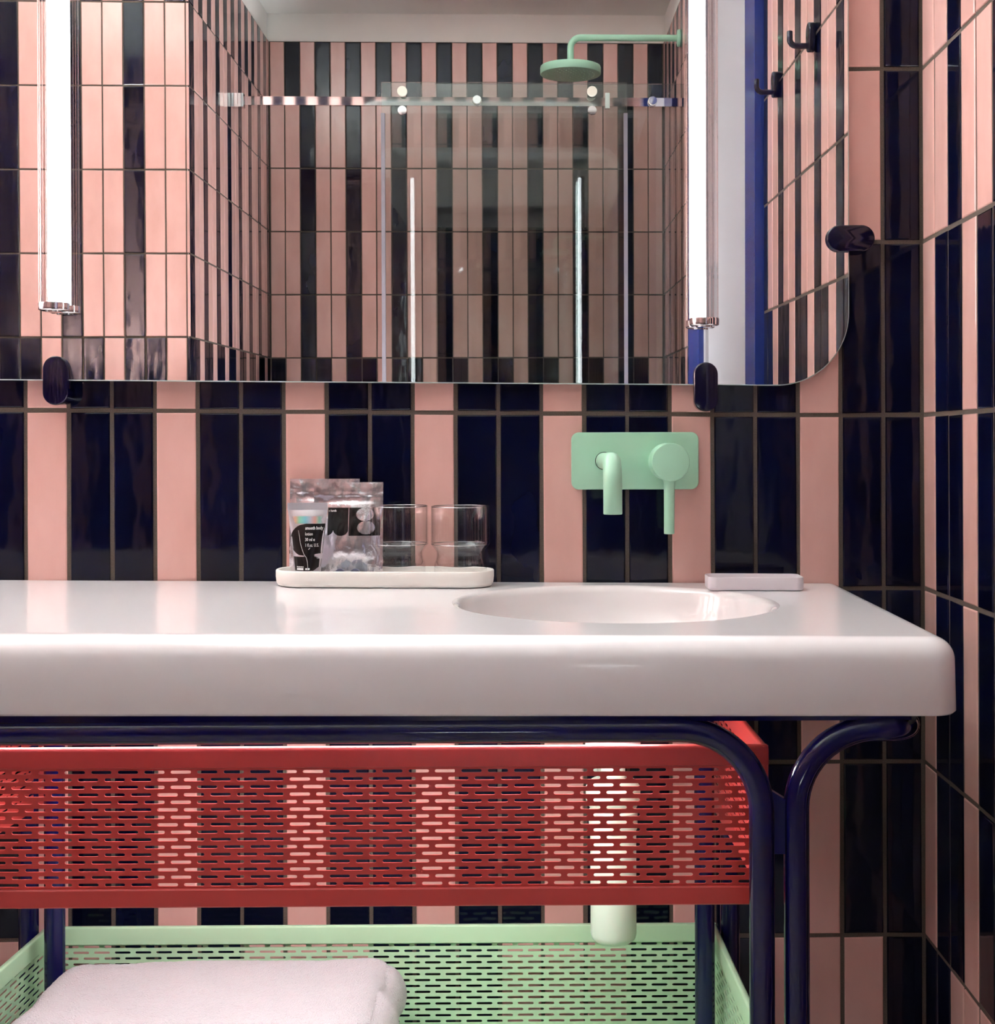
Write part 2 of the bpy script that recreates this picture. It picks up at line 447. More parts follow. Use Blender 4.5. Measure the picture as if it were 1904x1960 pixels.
# ------------------------------------------------------------------ vanity counter with round basin
SL = -0.008
def top_z(x): return 0.8546 + SL * (x - 0.10)
BX, BY, BR = 0.232, -0.258, 0.209
XR, YFR = 0.5985, -0.602
def counter():
    root = thing('vanity_counter', (0.0, -0.3, 0.768), 'long glossy white vanity counter with rounded front edge and sunken round basin', 'counter')
    R = 0.026; rc = 0.032; zt = 0.8546; zb = 0.768
    path = [((-1.60, YFR + R), (0, -1))]
    path.append(((XR - rc, YFR + R), (0, -1)))
    for k in range(1, 12):
        a = -pi / 2 + pi / 2 * k / 12; rr = rc - R
        path.append(((XR - rc + rr * cos(a), YFR + rc + rr * sin(a)), (cos(a), sin(a))))
    path.append(((XR - R, YFR + rc), (1, 0))); path.append(((XR - R, -0.0025), (1, 0)))
    prof = [(R * sin(pi / 2 * k / 10), -R * (1 - cos(pi / 2 * k / 10))) for k in range(11)] + [(R + .0012, zb - zt + .003), (R - .002, zb - zt), (R - .03, zb - zt)]
    bm = bmesh.new(); n = len(path); grid = []
    for off, dz in prof:
        grid.append([bm.verts.new((p[0] + nn[0] * off, p[1] + nn[1] * off, zt + dz)) for p, nn in path])
    for i in range(len(prof) - 1):
        for k in range(n - 1): bm.faces.new((grid[i][k], grid[i][k + 1], grid[i + 1][k + 1], grid[i + 1][k]))
    for f in bm.faces: f.smooth = True
    bl = bm.verts.new((-1.60, -0.0025, zt)); edges = []
    ring = grid[0] + [bl]
    for i in range(len(ring)):
        a, b2 = ring[i], ring[(i + 1) % len(ring)]
        edges.append(bm.edges.get((a, b2)) or bm.edges.new((a, b2)))
    hole = [bm.verts.new((BX + (BR + .011) * cos(2 * pi * k / 96), BY + (BR + .011) * sin(2 * pi * k / 96), zt)) for k in range(96)]
    for k in range(96): edges.append(bm.edges.new((hole[k], hole[(k + 1) % 96])))
    bmesh.ops.triangle_fill(bm, use_beauty=True, use_dissolve=False, edges=edges)
    # underside and closed ends
    u0 = [(-1.60, YFR + .01, zb), (XR - .01, YFR + .01, zb), (XR - .01, -0.0025, zb), (-1.60, -0.0025, zb)]
    uv = [bm.verts.new((a, b3, c - .0)) for a, b3, c in u0]; bm.faces.new(uv)
    e0 = [grid[i][0] for i in range(len(prof))]
    bm.faces.new(e0 + [bm.verts.new((-1.60, -0.0025, zb)), bl])
    bmesh.ops.recalc_face_normals(bm, faces=bm.faces)
    for v in bm.verts:
        t = min(max((v.co.z - zb) / 0.05, 0), 1)
        v.co.z += (SL * t - .0048 * (1 - t)) * (v.co.x - 0.10)
    me = bpy.data.meshes.new('countertop'); bm.to_mesh(me); bm.free(); me.materials.append(M_solid)
    o = bpy.data.objects.new('countertop', me); C.objects.link(o); o.parent = root; o.location = -root.location
    prof = [(.011, 0), (.0075, -.0004), (.004, -.0018), (.001, -.0048), (-.001, -.010), (-.004, -.024), (-.011, -.045), (-.026, -.068), (-.050, -.085), (-.085, -.095), (-.13, -.100), (-.185, -.103)]
    b = MB(); b.lathe([(BR + p, 0.8546 + z) for p, z in prof] + [(0.0235, 0.7510), (0.0235, .738), (.06, .738), (.14, .742), (.19, .7600)], (BX, BY, 0), 96)
    b.v = [(x, y, z + SL * (x - 0.10)) for x, y, z in b.v]
    b.obj('basin', M_basin, root, smooth=True, angle=60)
    b = MB(); b.lathe([(0.0, .7560), (.019, .7558), (.0225, .7545), (.0232, .7515), (0, .7515)], (BX, BY, SL * .13), 40)
    b.obj('drain', M_chrome, root, smooth=True)
counter()
ct = [o for o in C.objects if o.name.startswith('vanity_counter')][0]
MB().box(-1.55, 0.570, -0.565, -0.012, 0.7640, 0.7700).obj('underframe', M_solid, ct)

# ------------------------------------------------------------------ stand of navy tubes
TR = 0.0142
def stand():
    root = thing('vanity_stand', (-0.106, -0.35, 0), 'glossy navy tubular steel stand holding the white counter', 'stand')
    ty, zt, rb = -0.585, 0.7495, 0.092
    xr, xl = 0.379, -0.591
    def loop(xl, xr, y, zt, rb):
        p = [(xl, y, 0.0), (xl, y, zt - rb)]
        p += arc((xl + rb, zt - rb), rb, pi, pi / 2, 14, 'xz', y)[1:]
        p += arc((xr - rb, zt - rb), rb, pi / 2, 0, 14, 'xz', y)
        p += [(xr, y, 0.0)]; return p
    MB().tube(loop(xl, xr, ty, zt, rb), TR, 28).obj('front_loop', M_tube, root, smooth=True, angle=80)
    MB().tube(loop(-0.556, 0.362, -0.17, zt, 0.06), TR, 28).obj('rear_loop', M_tube, root, smooth=True, angle=80)
    for s, xv, xe in ((1, 0.4177, 0.5485), (-1, -0.6297, -0.7605)):
        r2 = 0.088; r3 = 0.03
        p = [(xv, ty, 0.0), (xv, ty, zt - r2)]
        p += [(xv + s * r2 - s * r2 * cos(a), ty, zt - r2 + r2 * sin(a)) for a in [pi / 2 * k / 14 for k in range(1, 15)]]
        p += [(xe - s * r3 + s * r3 * sin(a), ty + r3 - r3 * cos(a), zt) for a in [pi / 2 * k / 10 for k in range(0, 11)]]
        p += [(xe, -0.03, zt)]
        MB().tube(p, TR, 28).obj('side_loop', M_tube, root, smooth=True, angle=80)
        xo = 0.4075 if s > 0 else -0.6200
        MB().tube([(xo, -0.098, 0.0), (xo, -0.098, 0.7637)], TR, 28).obj('rear_leg', M_tube, root, smooth=True, angle=80)
        x0, x1 = ((0.388, 0.409) if s > 0 else (-0.621, -0.600))
        b = MB(); zc = ty
        pts = [(x0, 0.611), (x1, 0.611), (x1, 0.669), (x0, 0.682)] if s > 0 else [(x0, 0.611), (x1, 0.611), (x1, 0.682), (x0, 0.669)]
        b.prism(pts, ty - 0.004, ty + 0.010); b.obj('bracket', M_tube, root)
    MB().add([(x, y, z) for x, zz in ((-0.52, .7712), (0.545, .7658)) for y in (ty - .007, ty + .007) for z in (.7600, zz)], [(0, 1, 3, 2), (4, 6, 7, 5), (0, 4, 5, 1), (2, 3, 7, 6), (0, 2, 6, 4), (1, 5, 7, 3)]).obj('top_rail', M_tube, root)
    for x, y in ((-0.45, -0.17), (0.2, -0.17)):
        MB().lathe([(0, 0.7630), (.008, 0.7630), (.008, top_z(x) - .0866), (0, top_z(x) - .0866)], (x, y, 0), 16).obj('mounting_pad', M_tube, root, smooth=True)
stand()

# ------------------------------------------------------------------ perforated sheet metal
def slot_cells(b, o, u, v, n, width, height, rows, pu=0.0305, sl=0.0236, sh=0.0037, th=0.0012):
    """a sheet of staggered round-ended slots; o = lower left corner, u, v unit directions, n = outward normal"""
    o, u, v, n = Vector(o), Vector(u), Vector(v), Vector(n)
    pv = height / rows; cols = int(width / pu); edge = (width - cols * pu) / 2
    K = 4
    def quad(a0, a1, c0, c1):
        vs = []
        for d in (0, -th):
            for a, c in ((a0, c0), (a1, c0), (a1, c1), (a0, c1)): vs.append(o + u * a + v * c + n * d)
        b.add(vs, [(0, 1, 2, 3), (7, 6, 5, 4)])
    hr = sh / 2; hl = sl / 2 - hr
    inner = []; outer = []
    for k in range(K + 1):
        a = -pi / 2 + pi * k / K; inner.append((hl + hr * cos(a), hr * sin(a)))
        outer.append((pu / 2 if abs(sin(a)) < 0.99 or True else hl, -pv / 2 + pv * k / K))
    outer[0] = (pu / 2, -pv / 2); outer[K] = (pu / 2, pv / 2)
    inner += [(-x, -z) for x, z in inner[:K + 1]]; outer += [(-x, -z) for x, z in outer[:K + 1]]
    N = len(inner)
    for r in range(rows):
        cv = (r + 0.5) * pv; off = edge + (pu / 2 if r % 2 else 0)
        ncell = cols - (1 if r % 2 else 0)
        if off > 1e-5: quad(0, off, r * pv, (r + 1) * pv)
        if width - off - ncell * pu > 1e-5: quad(off + ncell * pu, width, r * pv, (r + 1) * pv)
        for c in range(ncell):
            cu = off + (c + 0.5) * pu; vs = []
            for d in (0, -th):
                vs += [o + u * (cu + x) + v * (cv + z) + n * d for x, z in outer]
                vs += [o + u * (cu + x) + v * (cv + z) + n * d for x, z in inner]
            fs = []
            for k in range(N):
                k2 = (k + 1) % N
                fs.append((k, k2, N + k2, N + k)); fs.append((2 * N + k2, 2 * N + k, 3 * N + k, 3 * N + k2))
                fs.append((N + k, N + k2, 3 * N + k2, 3 * N + k))
            b.add(vs, fs)

def side_mesh(p0, p1, z0, z1, slot0, slot1, n, dep=0.008, up=0.004):
    """panel from p0 to p1: top band with rolled rim, slotted zone, bottom band"""
    p0, p1 = Vector((*p0, 0)), Vector((*p1, 0)); u = (p1 - p0).normalized(); w = (p1 - p0).length; n = Vector(n)
    b = MB()
    slot_cells(b, (p0.x, p0.y, slot0), u, (0, 0, 1), n, w, slot1 - slot0, 16)
    Z = Vector((0, 0, 1))
    # rolled top: profile in (n, z), swept along u
    prof = [(0.0, slot1), (0.0016, slot1 + .0008), (0.0016, z1 - 0.0050)]
    prof += [(0.0016 - 0.0050 + 0.0050 * cos(a), z1 - 0.0050 + 0.0050 * sin(a)) for a in [pi / 2 * k / 5 for k in range(1, 6)]]
    prof += [(-dep + 0.003 - 0.003 * sin(a), z1 - 0.003 + 0.003 * cos(a)) for a in [pi / 2 * k / 4 for k in range(0, 5)]]
    prof += [(-dep, slot1 + .0012), (-dep + .0012, slot1 + .0002), (-0.0012, slot1)]
    def sweep(pr):
        vs = [p + n * a + Z * z for p in (p0, p1) for a, z in pr]; m = len(pr)
        b.add(vs, [(k, (k + 1) % m, m + (k + 1) % m, m + k) for k in range(m)] + [tuple(range(m)), tuple(range(2 * m - 1, m - 1, -1))])
    sweep(prof)
    sweep([(-0.0012, slot0), (-.0012, z0), (0.0022, z0), (0.0034, z0 + .0015), (0.0034, slot0 - .0016), (0.0020, slot0)])
    return b

def corner_roll(b, c, z0, z1, r=0.0045):
    b.tube([(c[0], c[1], z0), (c[0], c[1], z1)], r, 12)

def basket(name, label, m, xl0, xr0, yr, xl1, xr1, yf, z0, z1, s0, s1, full, slopez=0.0):
    root = thing(name, ((xl1 + xr1) / 2, (yr + yf) / 2, z0), label, 'basket')
    def nrm(p, q):
        d = Vector((q[0] - p[0], q[1] - p[1], 0)).normalized(); return (d.y, -d.x, 0)
    FL, FR, RL, RR = (xl1, yf), (xr1, yf), (xl0, yr), (xr0, yr)
    pan = [('front_panel', FL, FR), ('side_panel', FR, RR), ('side_panel', RL, FL)]
    if full: pan.append(('rear_panel', RR, RL))
    for nm, p, q in pan:
        b = side_mesh(p, q, z0, z1, s0, s1, nrm(p, q)); b.obj(nm, m, root, smooth=True, angle=35)
    for c in ((FL, FR, RL, RR) if full else (FL, FR)):
        b = MB(); cc = (c[0] + (0.0026 if c[0] < (xl1 + xr1) / 2 else -0.0026), c[1] + (0.0026 if c[1] < -0.3 else -0.0026))
        corner_roll(b, cc, z0 + .0008, z1 - .0012, 0.0042); b.obj('corner_post', m, root, smooth=True)
    for x in (-0.591, 0.379):
        for z in (z0 + .030, z1 - .030):
            MB().tube([(x, yf - .0020, z), (x, -0.572, z)], .005, 12).obj('fixing_stud', m, root, smooth=True)
    if full:
        b = MB(); b.add([(xl1 + .002, yf + .002, z0 + .002), (xr1 - .002, yf + .002, z0 + .002), (xr0 - .002, yr - .002, z0 + .002), (xl0 + .002, yr - .002, z0 + .002),
                         (xl1 + .002, yf + .002, z0 + .0035), (xr1 - .002, yf + .002, z0 + .0035), (xr0 - .002, yr - .002, z0 + .0035), (xl0 + .002, yr - .002, z0 + .0035)],
                        [(0, 1, 2, 3), (7, 6, 5, 4), (0, 1, 5, 4), (1, 2, 6, 5), (2, 3, 7, 6), (3, 0, 4, 7)])
        b.obj('floor_panel', m, root)
    return root
rb = basket('perforated_basket', 'brick red slotted metal basket mounted high, right under the white counter', M_red,
            -0.6075, 0.3805, -0.035, -0.6255, 0.3950, -0.5250, 0.5345, 0.7185, 0.5560, 0.6945, False)
gb = basket('perforated_basket', 'pale green slotted metal basket mounted low, holding the folded towel', M_green,
            -0.6010, 0.3870, -0.080, -0.6190, 0.4045, -0.5250, 0.1705, 0.3580, 0.1920, 0.3310, True)

# ------------------------------------------------------------------ folded towel
def towel():
    root = thing('folded_towel', (-0.31, -0.33, 0.174), 'thick white terry towel folded flat inside the pale green basket', 'towel')
    def layer(x0, x1, y0, y1, z0, z1, r, seed, flap=0.0, nx=60, ny=44, nz=12):
        bm = bmesh.new(); bmesh.ops.create_cube(bm, size=1.0)
        bmesh.ops.subdivide_edges(bm, edges=bm.edges[:], cuts=23, use_grid_fill=True)
        cx, cyy, cz = (x0 + x1) / 2, (y0 + y1) / 2, (z0 + z1) / 2; hx, hy, hz = (x1 - x0) / 2, (y1 - y0) / 2, (z1 - z0) / 2
        for v in bm.verts:
            p = Vector((v.co.x * 2 * hx, v.co.y * 2 * hy, v.co.z * 2 * hz))
            q = Vector((max(-hx + r, min(hx - r, p.x)), max(-hy + r, min(hy - r, p.y)), max(-hz + r, min(hz - r, p.z))))
            d = p - q
            if d.length > 1e-7:
                dd = d.copy(); m = max(abs(d.x), abs(d.y), abs(d.z)); p = q + d.normalized() * m
            w = Vector((p.x + cx, p.y + cyy, p.z + cz))
            n1 = noise.noise(w * 9 + Vector((seed, 0, 0))); n2 = noise.noise(w * 26 + Vector((0, seed, 3)))
            w.z += (0.007 * n1 + 0.0028 * n2) * (1 if w.z > cz else 0.2)
            w.x += 0.004 * noise.noise(w * 14 + Vector((seed, 9, 1))); w.y += 0.003 * noise.noise(w * 17 + Vector((5, seed, 1)))
            v.co = w
        for f in bm.faces: f.smooth = True
        me = bpy.data.meshes.new('towel'); bm.to_mesh(me); bm.free(); me.materials.append(M_towel); return me
    def put(nm, me):
        o = bpy.data.objects.new(nm, me); C.objects.link(o); o.parent = root; o.location = -root.location
        s = o.modifiers.new('sub', 'SUBSURF'); s.levels = 2; s.render_levels = 2
        tx = bpy.data.textures.new('terry', 'CLOUDS'); tx.noise_scale = 0.0035; tx.noise_depth = 2
        dm = o.modifiers.new('pile', 'DISPLACE'); dm.texture = tx; dm.strength = 0.0030; dm.mid_level = 0.5; dm.texture_coords = 'LOCAL'
        return o
    put('top_fold', layer(-0.545, -0.078, -0.500, -0.160, 0.262, 0.345, 0.034, 1.3))
    put('lower_fold', layer(-0.548, -0.070, -0.502, -0.158, 0.176, 0.272, 0.040, 4.1))
    # the stitched free edge of the towel showing at the right fold
    b = MB(); n = 46; vs = []
    for i in range(n):
        y = -0.495 + 0.325 * i / (n - 1)
        for k, (xx, zz) in enumerate(((-0.110, 0.333), (-0.084, 0.329), (-0.070, 0.316), (-0.064, 0.296), (-0.066, 0.276))):
            wob = 0.0035 * noise.noise(Vector((y * 22, k * .6, 2))) + 0.0012 * sin(y * 420) * (k == 4)
            for t in (0,): vs.append((xx + wob + 0.003 * sin(y * 60), y, zz + wob * 1.5 + 0.0016 * sin(y * 300 + k) * (k > 2)))
    fs = [(i * 5 + k, (i + 1) * 5 + k, (i + 1) * 5 + k + 1, i * 5 + k + 1) for i in range(n - 1) for k in range(4)]
    o = b.add(vs, fs).obj('free_edge', M_towel, root, smooth=True, angle=180)
    sm = o.modifiers.new('t', 'SOLIDIFY'); sm.thickness = 0.007; sm.offset = 0
    s = o.modifiers.new('sub', 'SUBSURF'); s.levels = 2; s.render_levels = 2
towel()

# ------------------------------------------------------------------ bottle trap under the basin
root = thing('bottle_trap', (0.229, -0.25, 0.39), 'pale mint bottle trap hanging below the round basin', 'trap')
c = (0.2290, -0.25, 0)
b = MB(); b.lathe([(0, .3905), (.012, .3906), (.024, .393), (.0295, .3975), (.0312, .404), (.0312, .5420), (.0300, .5440), (0, .5440)], c, 48); b.obj('bottle', M_mint2, root, smooth=True)
b = MB(); b.lathe([(0, .5440), (.0315, .5440), (.0330, .5470), (.0330, .5700), (.0310, .5730), (.0345, .5800), (.0370, .5850), (.0370, .6020), (.0300, .6110), (.0180, .6130), (0, .6130)], c, 48); b.obj('collar', M_mint2, root, smooth=True, angle=25)
b = MB(); b.lathe([(.0165, .6120), (.0165, .6560), (.0260, .6570), (.0260, .6700), (.0165, .672), (.0165, .7440), (0, .7440)], c, 40); b.obj('inlet_pipe', M_mint2, root, smooth=True, angle=25)
b = MB(); b.lathe([(.0170, .7000), (.0375, .7000), (.0380, .6980), (.0375, .6600), (.030, .6540), (.0170, .6530)], c, 48); b.obj('waste_flange', M_white, root, smooth=True, angle=30)
b = MB(); b.lathe([(.018, .6535), (.0285, .6535), (.0290, .6505), (.018, .6495)], c, 40); b.obj('copper_ring', M_copper, root, smooth=True, angle=30)
b = MB(); b.tube([(c[0], c[1] + .02, .592), (c[0], -0.03, .592), (c[0], -0.0030, .592)], [0.0160, 0.0160, 0.0160], 32); b.lathe([(.017, .003), (.034, .003), (.034, .009), (.017, .013)], (c[0], 0, .592), 40, 'y'); b.obj('outlet_pipe', M_mint2, root, smooth=True, angle=40)

# ------------------------------------------------------------------ wall faucet
root = thing('wall_faucet', (0.2755, -0.004, 1.04), 'matt mint green wall faucet with spout and round lever on one plate', 'faucet')
MB().prism(rrect(0.1778, 0.3733, 0.9968, 1.0846, 0.0115), -0.0095, -0.0015, 0.0015).obj('plate', M_mint, root, smooth=True, angle=50)
sx, sy, sz = 0.2293, -0.262, 1.0428
p = [(sx - .0012, -0.0085, sz - .002), (sx, sy + 0.036, sz)] + [(sx, sy + 0.036 - 0.036 * sin(a), sz - 0.036 + 0.036 * cos(a)) for a in [pi / 2 * k / 12 for k in range(1, 13)]] + [(sx, sy, 0.9730), (sx, sy, 0.9722)]
b = MB().tube(p, [0.0128] * (len(p) - 1) + [0.0120], 36, cap=False)
b.lathe([(0.0120, .9722), (.0105, .9722), (.0100, .985), (0, .985)], (sx, sy, 0), 36)
b.obj('spout', M_mint, root, smooth=True, angle=50)
MB().lathe([(0.0130, .0085), (.0139, .0090), (.0139, .0100), (.0130, .0105)], (sx - .001, 0, sz - .002), 36, 'y').obj('spout_gasket', M_cap, root, smooth=True)
kc = (0.3243, 0, 1.0395)
MB().lathe([(0, .0085), (.0282, .0085), (.0284, .0100), (.0284, .0770), (.0276, .0786), (.0262, .0790), (0, .0790)], kc, 56, 'y').obj('lever_body', M_mint, root, smooth=True, angle=30)
b = MB().tube([(0.3232, -0.0665, 1.0160), (0.3230, -0.0665, 1.0080), (0.3226, -0.0665, 0.9330), (0.3226, -0.0665, 0.9322)], [0.0105, 0.0082, 0.0078, 0.0070], 28); b.obj('lever_handle', M_mint, root, smooth=True, angle=40)

# ------------------------------------------------------------------ tray with tumblers, tube and pouches
TX0, TX1, TYC, THD = -0.2640, 0.0605, -0.0560, 0.0490
tz = top_z(-0.1) + 0.0006
root = thing('toiletry_tray', ((TX0 + TX1) / 2, TYC, tz), 'long oval matt white tray against the tiles, holding two glasses and toiletries', 'tray')
def stadium(x0, x1, yc, hd, r, n=12):
    o = []
    for (cx, cyy, a0) in ((x0 + r, yc - hd + r, pi), (x1 - r, yc - hd + r, 1.5 * pi), (x1 - r, yc + hd - r, 0), (x0 + r, yc + hd - r, pi / 2)):
        o += [(cx + r * cos(a0 + pi / 2 * k / n), cyy + r * sin(a0 + pi / 2 * k / n)) for k in range(n + 1)]
    return o
def vessel(b, x0, x1, yc, hd, r, levels, sl=0.0):
    """levels = list of (inset, z)"""
    rings = [[(px, py, z + sl * (px - (x0 + x1) / 2)) for px, py in stadium(x0 + i, x1 - i, yc, hd - i, max(r - i, 0.0015))] for i, z in levels]
    n = len(rings[0]); vs = [p for rg in rings for p in rg]
    fs = [(i * n + k, i * n + (k + 1) % n, (i + 1) * n + (k + 1) % n, (i + 1) * n + k) for i in range(len(rings) - 1) for k in range(n)]
    fs += [tuple(range(n))[::-1], tuple(range((len(rings) - 1) * n, len(rings) * n))]
    b.add(vs, fs)
b = MB()
vessel(b, TX0, TX1, TYC, THD, 0.0440, [(.0080, tz), (.0035, tz + .0012), (.0010, tz + .0055), (0, tz + .014), (0, tz + .0225), (.0012, tz + .0240), (.0036, tz + .0240), (.0048, tz + .0225), (.0062, tz + .0125), (.012, tz + .0085)], SL)
b.obj('dish', M_porc, root, smooth=True, angle=60)
FZ = tz + 0.0088

def tumbler(x, y, label):
    z = FZ + SL * (x + .1) + .0004
    root = thing('glass_tumbler', (x, y, z), label, 'glass', 'tumblers on the white tray')
    out = [(0, 0), (.034, 0), (.0375, .0020), (.0391, .008), (.0395, .016), (.0389, .0235), (.0368, .0300), (.0355, .0356), (.0359, .0410), (.0382, .0455), (.0415, .0492), (.0436, .0522), (.0441, .0560), (.0438, .062), (.0438, .1085)]
    inn = [(.0431, .1097), (.0423, .1085), (.0421, .064), (.0422, .0565), (.0415, .0532), (.0392, .0500), (.0358, .0460), (.0340, .0410), (.0338, .0356), (.0348, .0305), (.0362, .0260), (.0340, .0212), (.0200, .0195), (0, .0192)]
    b = MB(); b.lathe(out + inn, (0, 0, 0), 64)
    b.v = [(a + x, c2 + y, d2 + z) for a, c2, d2 in b.v]
    o = b.obj('bowl', M_glass, root, smooth=True, angle=50)
    for nm, rr, hh, tt in (('rim', .0430, .1090, .0007), ('shoulder_highlight', .0436, .0528, .0005), ('foot_highlight', .0372, .0030, .0009)):  # extra reflective rings added to draw the highlight lines along the glass edges
        b = MB(); b.lathe([(rr + tt * cos(a), hh + tt * sin(a)) for a in [2 * pi * k / 10 for k in range(11)]], (x, y, z), 64); b.obj(nm, M_edge_highlight, root, smooth=True, angle=180)
tumbler(-0.0815, -0.0560, 'waisted clear glass tumbler in the middle of the tray, next to the foil pouch')
tumbler(0.0105, -0.0560, 'waisted clear glass tumbler at the right end of the oval tray')

def text_mesh(s, size, bold=0.0):
    cu = bpy.data.curves.new('lettering', 'FONT'); cu.body = s; cu.size = size; cu.offset = bold; cu.resolution_u = 2
    to = bpy.data.objects.new('lettering', cu); C.objects.link(to)
    dg = bpy.context.evaluated_depsgraph_get(); me = bpy.data.meshes.new_from_object(to.evaluated_get(dg))
    vs = [tuple(v.co) for v in me.vertices]; fs = [tuple(p.vertices) for p in me.polygons]
    bpy.data.objects.remove(to); return vs, fs

# lotion tube (stands on its cap)
LX, LY = -0.2130, -0.0830; lz = FZ + SL * (LX + .1) + .0004
root = thing('lotion_tube', (LX, LY, lz), 'small silver and black tube of body lotion standing on its cap', 'tube')
LB, LT = lz + 0.0125, lz + 0.1040            # body from cap to crimp
def half(z):
    t = min(max((z - LB) / (LT - LB), 0), 1); return 0.0188 + (0.0292 - 0.0188) * t, 0.0188 * (1 - t) ** 0.8 + 0.0012
def surf_y(x, z, off=0.0003):
    hw, hd = half(z); q = min(abs(x) / hw, 0.999); return LY - hd * sqrt(1 - q * q) - off
b = MB(); rows = 26; n = 40; vs = []
for i in range(rows):
    z = LB + (LT - LB) * i / (rows - 1); hw, hd = half(z)
    vs += [(LX + hw * cos(2 * pi * k / n), LY + hd * sin(2 * pi * k / n), z) for k in range(n)]
b.add(vs, [(i * n + k, i * n + (k + 1) % n, (i + 1) * n + (k + 1) % n, (i + 1) * n + k) for i in range(rows - 1) for k in range(n)])
b.obj('body', M_silver, root, smooth=True, angle=60)
b = MB()
nr = 34; wv = 0.0296
for k in range(nr):
    x0 = LX - wv + 2 * wv * k / nr; x1 = x0 + 2 * wv / nr
    b.box(x0, x0 + (x1 - x0) * .6, LY - .0019, LY + .0019, LT, LT + .0105); b.box(x0 + (x1 - x0) * .6, x1, LY - .0011, LY + .0011, LT, LT + .0105)
b.obj('crimp', M_silver, root)
MB().lathe([(0, lz), (.0182, lz), (.0188, lz + .001), (.0188, lz + .0090), (.0180, lz + .0095)], (LX, LY, 0), 40).obj('cap', M_cap, root, smooth=True)
MB().lathe([(.0180, lz + .0094), (.0192, lz + .0096), (.0192, lz + .0126), (.0185, lz + .0130)], (LX, LY, 0), 40).obj('cap_ring', M_silver, root, smooth=True)
def curved(nm, outline_rows, m, off):
    """rows of (z, xa, xb) -> strip conforming to the tube front"""
    b = MB(); cols = 16; vs = []
    for z, xa, xb in outline_rows:
        hw, _ = half(z); xa = max(xa, -hw * .985); xb = min(xb, hw * .985)
        vs += [(LX + xa + (xb - xa) * k / cols, surf_y(xa + (xb - xa) * k / cols, z, off), z) for k in range(cols + 1)]
    nn = cols + 1
    b.add(vs, [(i * nn + k, i * nn + k + 1, (i + 1) * nn + k + 1, (i + 1) * nn + k) for i in range(len(outline_rows) - 1) for k in range(cols)])
    return b.obj(nm, m, root, smooth=True, angle=180)
zt2, zm, zb2 = lz + .0840, lz + .0365, lz + .0155
rws = []
for k in range(25):
    t = k / 24; z = zt2 + (zm - zt2) * t; rr = (zt2 - zm) / 2; dz = z - (zt2 + zm) / 2
    rws.append((z, -0.0250 + rr - sqrt(max(rr * rr - dz * dz, 0)), 0.05 if t < .93 else .012))
rws.append((zm - .0005, -0.0085, 0.012))
curved('upper_print', rws, M_print, .0003)
rws = [(zm - .0003, -0.05, 0.014), (zm - .002, -0.05, .018)] + [(zm - .004 - (zm - .004 - zb2) * k / 10, -0.05, 0.05) for k in range(8)]
rws += [(zb2 + .0035, -.05, .0150), (zb2 + .0015, -.05, .0130), (zb2, -.05, .0100)]
curved('lower_print', rws, M_print, .0003)
# iridescent window above the print
M_irid = mat('iridescent_foil', (190, 215, 215), 0.2, metal=0.6)
nt = M_irid.node_tree; tc = nt.nodes.new('ShaderNodeTexCoord'); sp = nt.nodes.new('ShaderNodeSeparateXYZ'); rp = nt.nodes.new('ShaderNodeValToRGB')
mr = nt.nodes.new('ShaderNodeMapRange'); mr.inputs['From Min'].default_value = 0.0; mr.inputs['From Max'].default_value = 1.0
nt.links.new(tc.outputs['Generated'], sp.inputs[0]); nt.links.new(sp.outputs['X'], rp.inputs[0]); nt.links.new(rp.outputs[0], nt.nodes['Principled BSDF'].inputs['Base Color'])
cr = rp.color_ramp; cols_ = [(0.0, (225, 220, 235)), (.12, (240, 200, 170)), (.25, (150, 232, 200)), (.45, (140, 215, 235)), (.6, (200, 205, 220)), (.75, (240, 175, 165)), (.88, (160, 225, 205)), (1.0, (225, 225, 235))]
while len(cr.elements) > 1: cr.elements.remove(cr.elements[-1])
cr.elements[0].position = 0; cr.elements[0].color = (*s2l(cols_[0][1]), 1)
for ps, cc in cols_[1:]:
    e = cr.elements.new(ps); e.color = (*s2l(cc), 1)
curved('iridescent_band', [(lz + .0948, -.0230, .0230), (lz + .090, -.0205, .0210), (lz + .0842, -.0170, .0225)], M_irid, .00028)
def put_text(parent, s, size, x, z, conform, bold=0.0, nm='lettering', squash=0.8, m=None):
    vs, fs = text_mesh(s, size, bold)
    b = MB(); out = []
    for vx, vy, _ in vs:
        X = x + vx * squash; Zz = z + vy; out.append(conform(X, Zz))
    b.add(out, fs); return b.obj(nm, m or M_white, parent)
tc_ = lambda X, Z: (LX + X, surf_y(X, Z, .0007), Z)
put_text(root, 'smooth body', .0068, -.0022, lz + .0755, tc_, .0001, squash=.70)
put_text(root, 'lotion', .0066, -.0022, lz + .0670, tc_, .00002, squash=.72)
put_text(root, '30 ml e', .0066, -.0022, lz + .0588, tc_, .00002, squash=.72)
put_text(root, '1 fl.oz. U.S.', .0066, -.0018, lz + .0506, tc_, .00002, squash=.66)
b = MB()
hp = [(-.0125, .0745), (-.0105, .066), (-.0090, .056), (-.0060, .047), (-.0030, .0395), (.0005, .0350), (.0022, .0290), (.0030, .022), (.0030, .0165)]
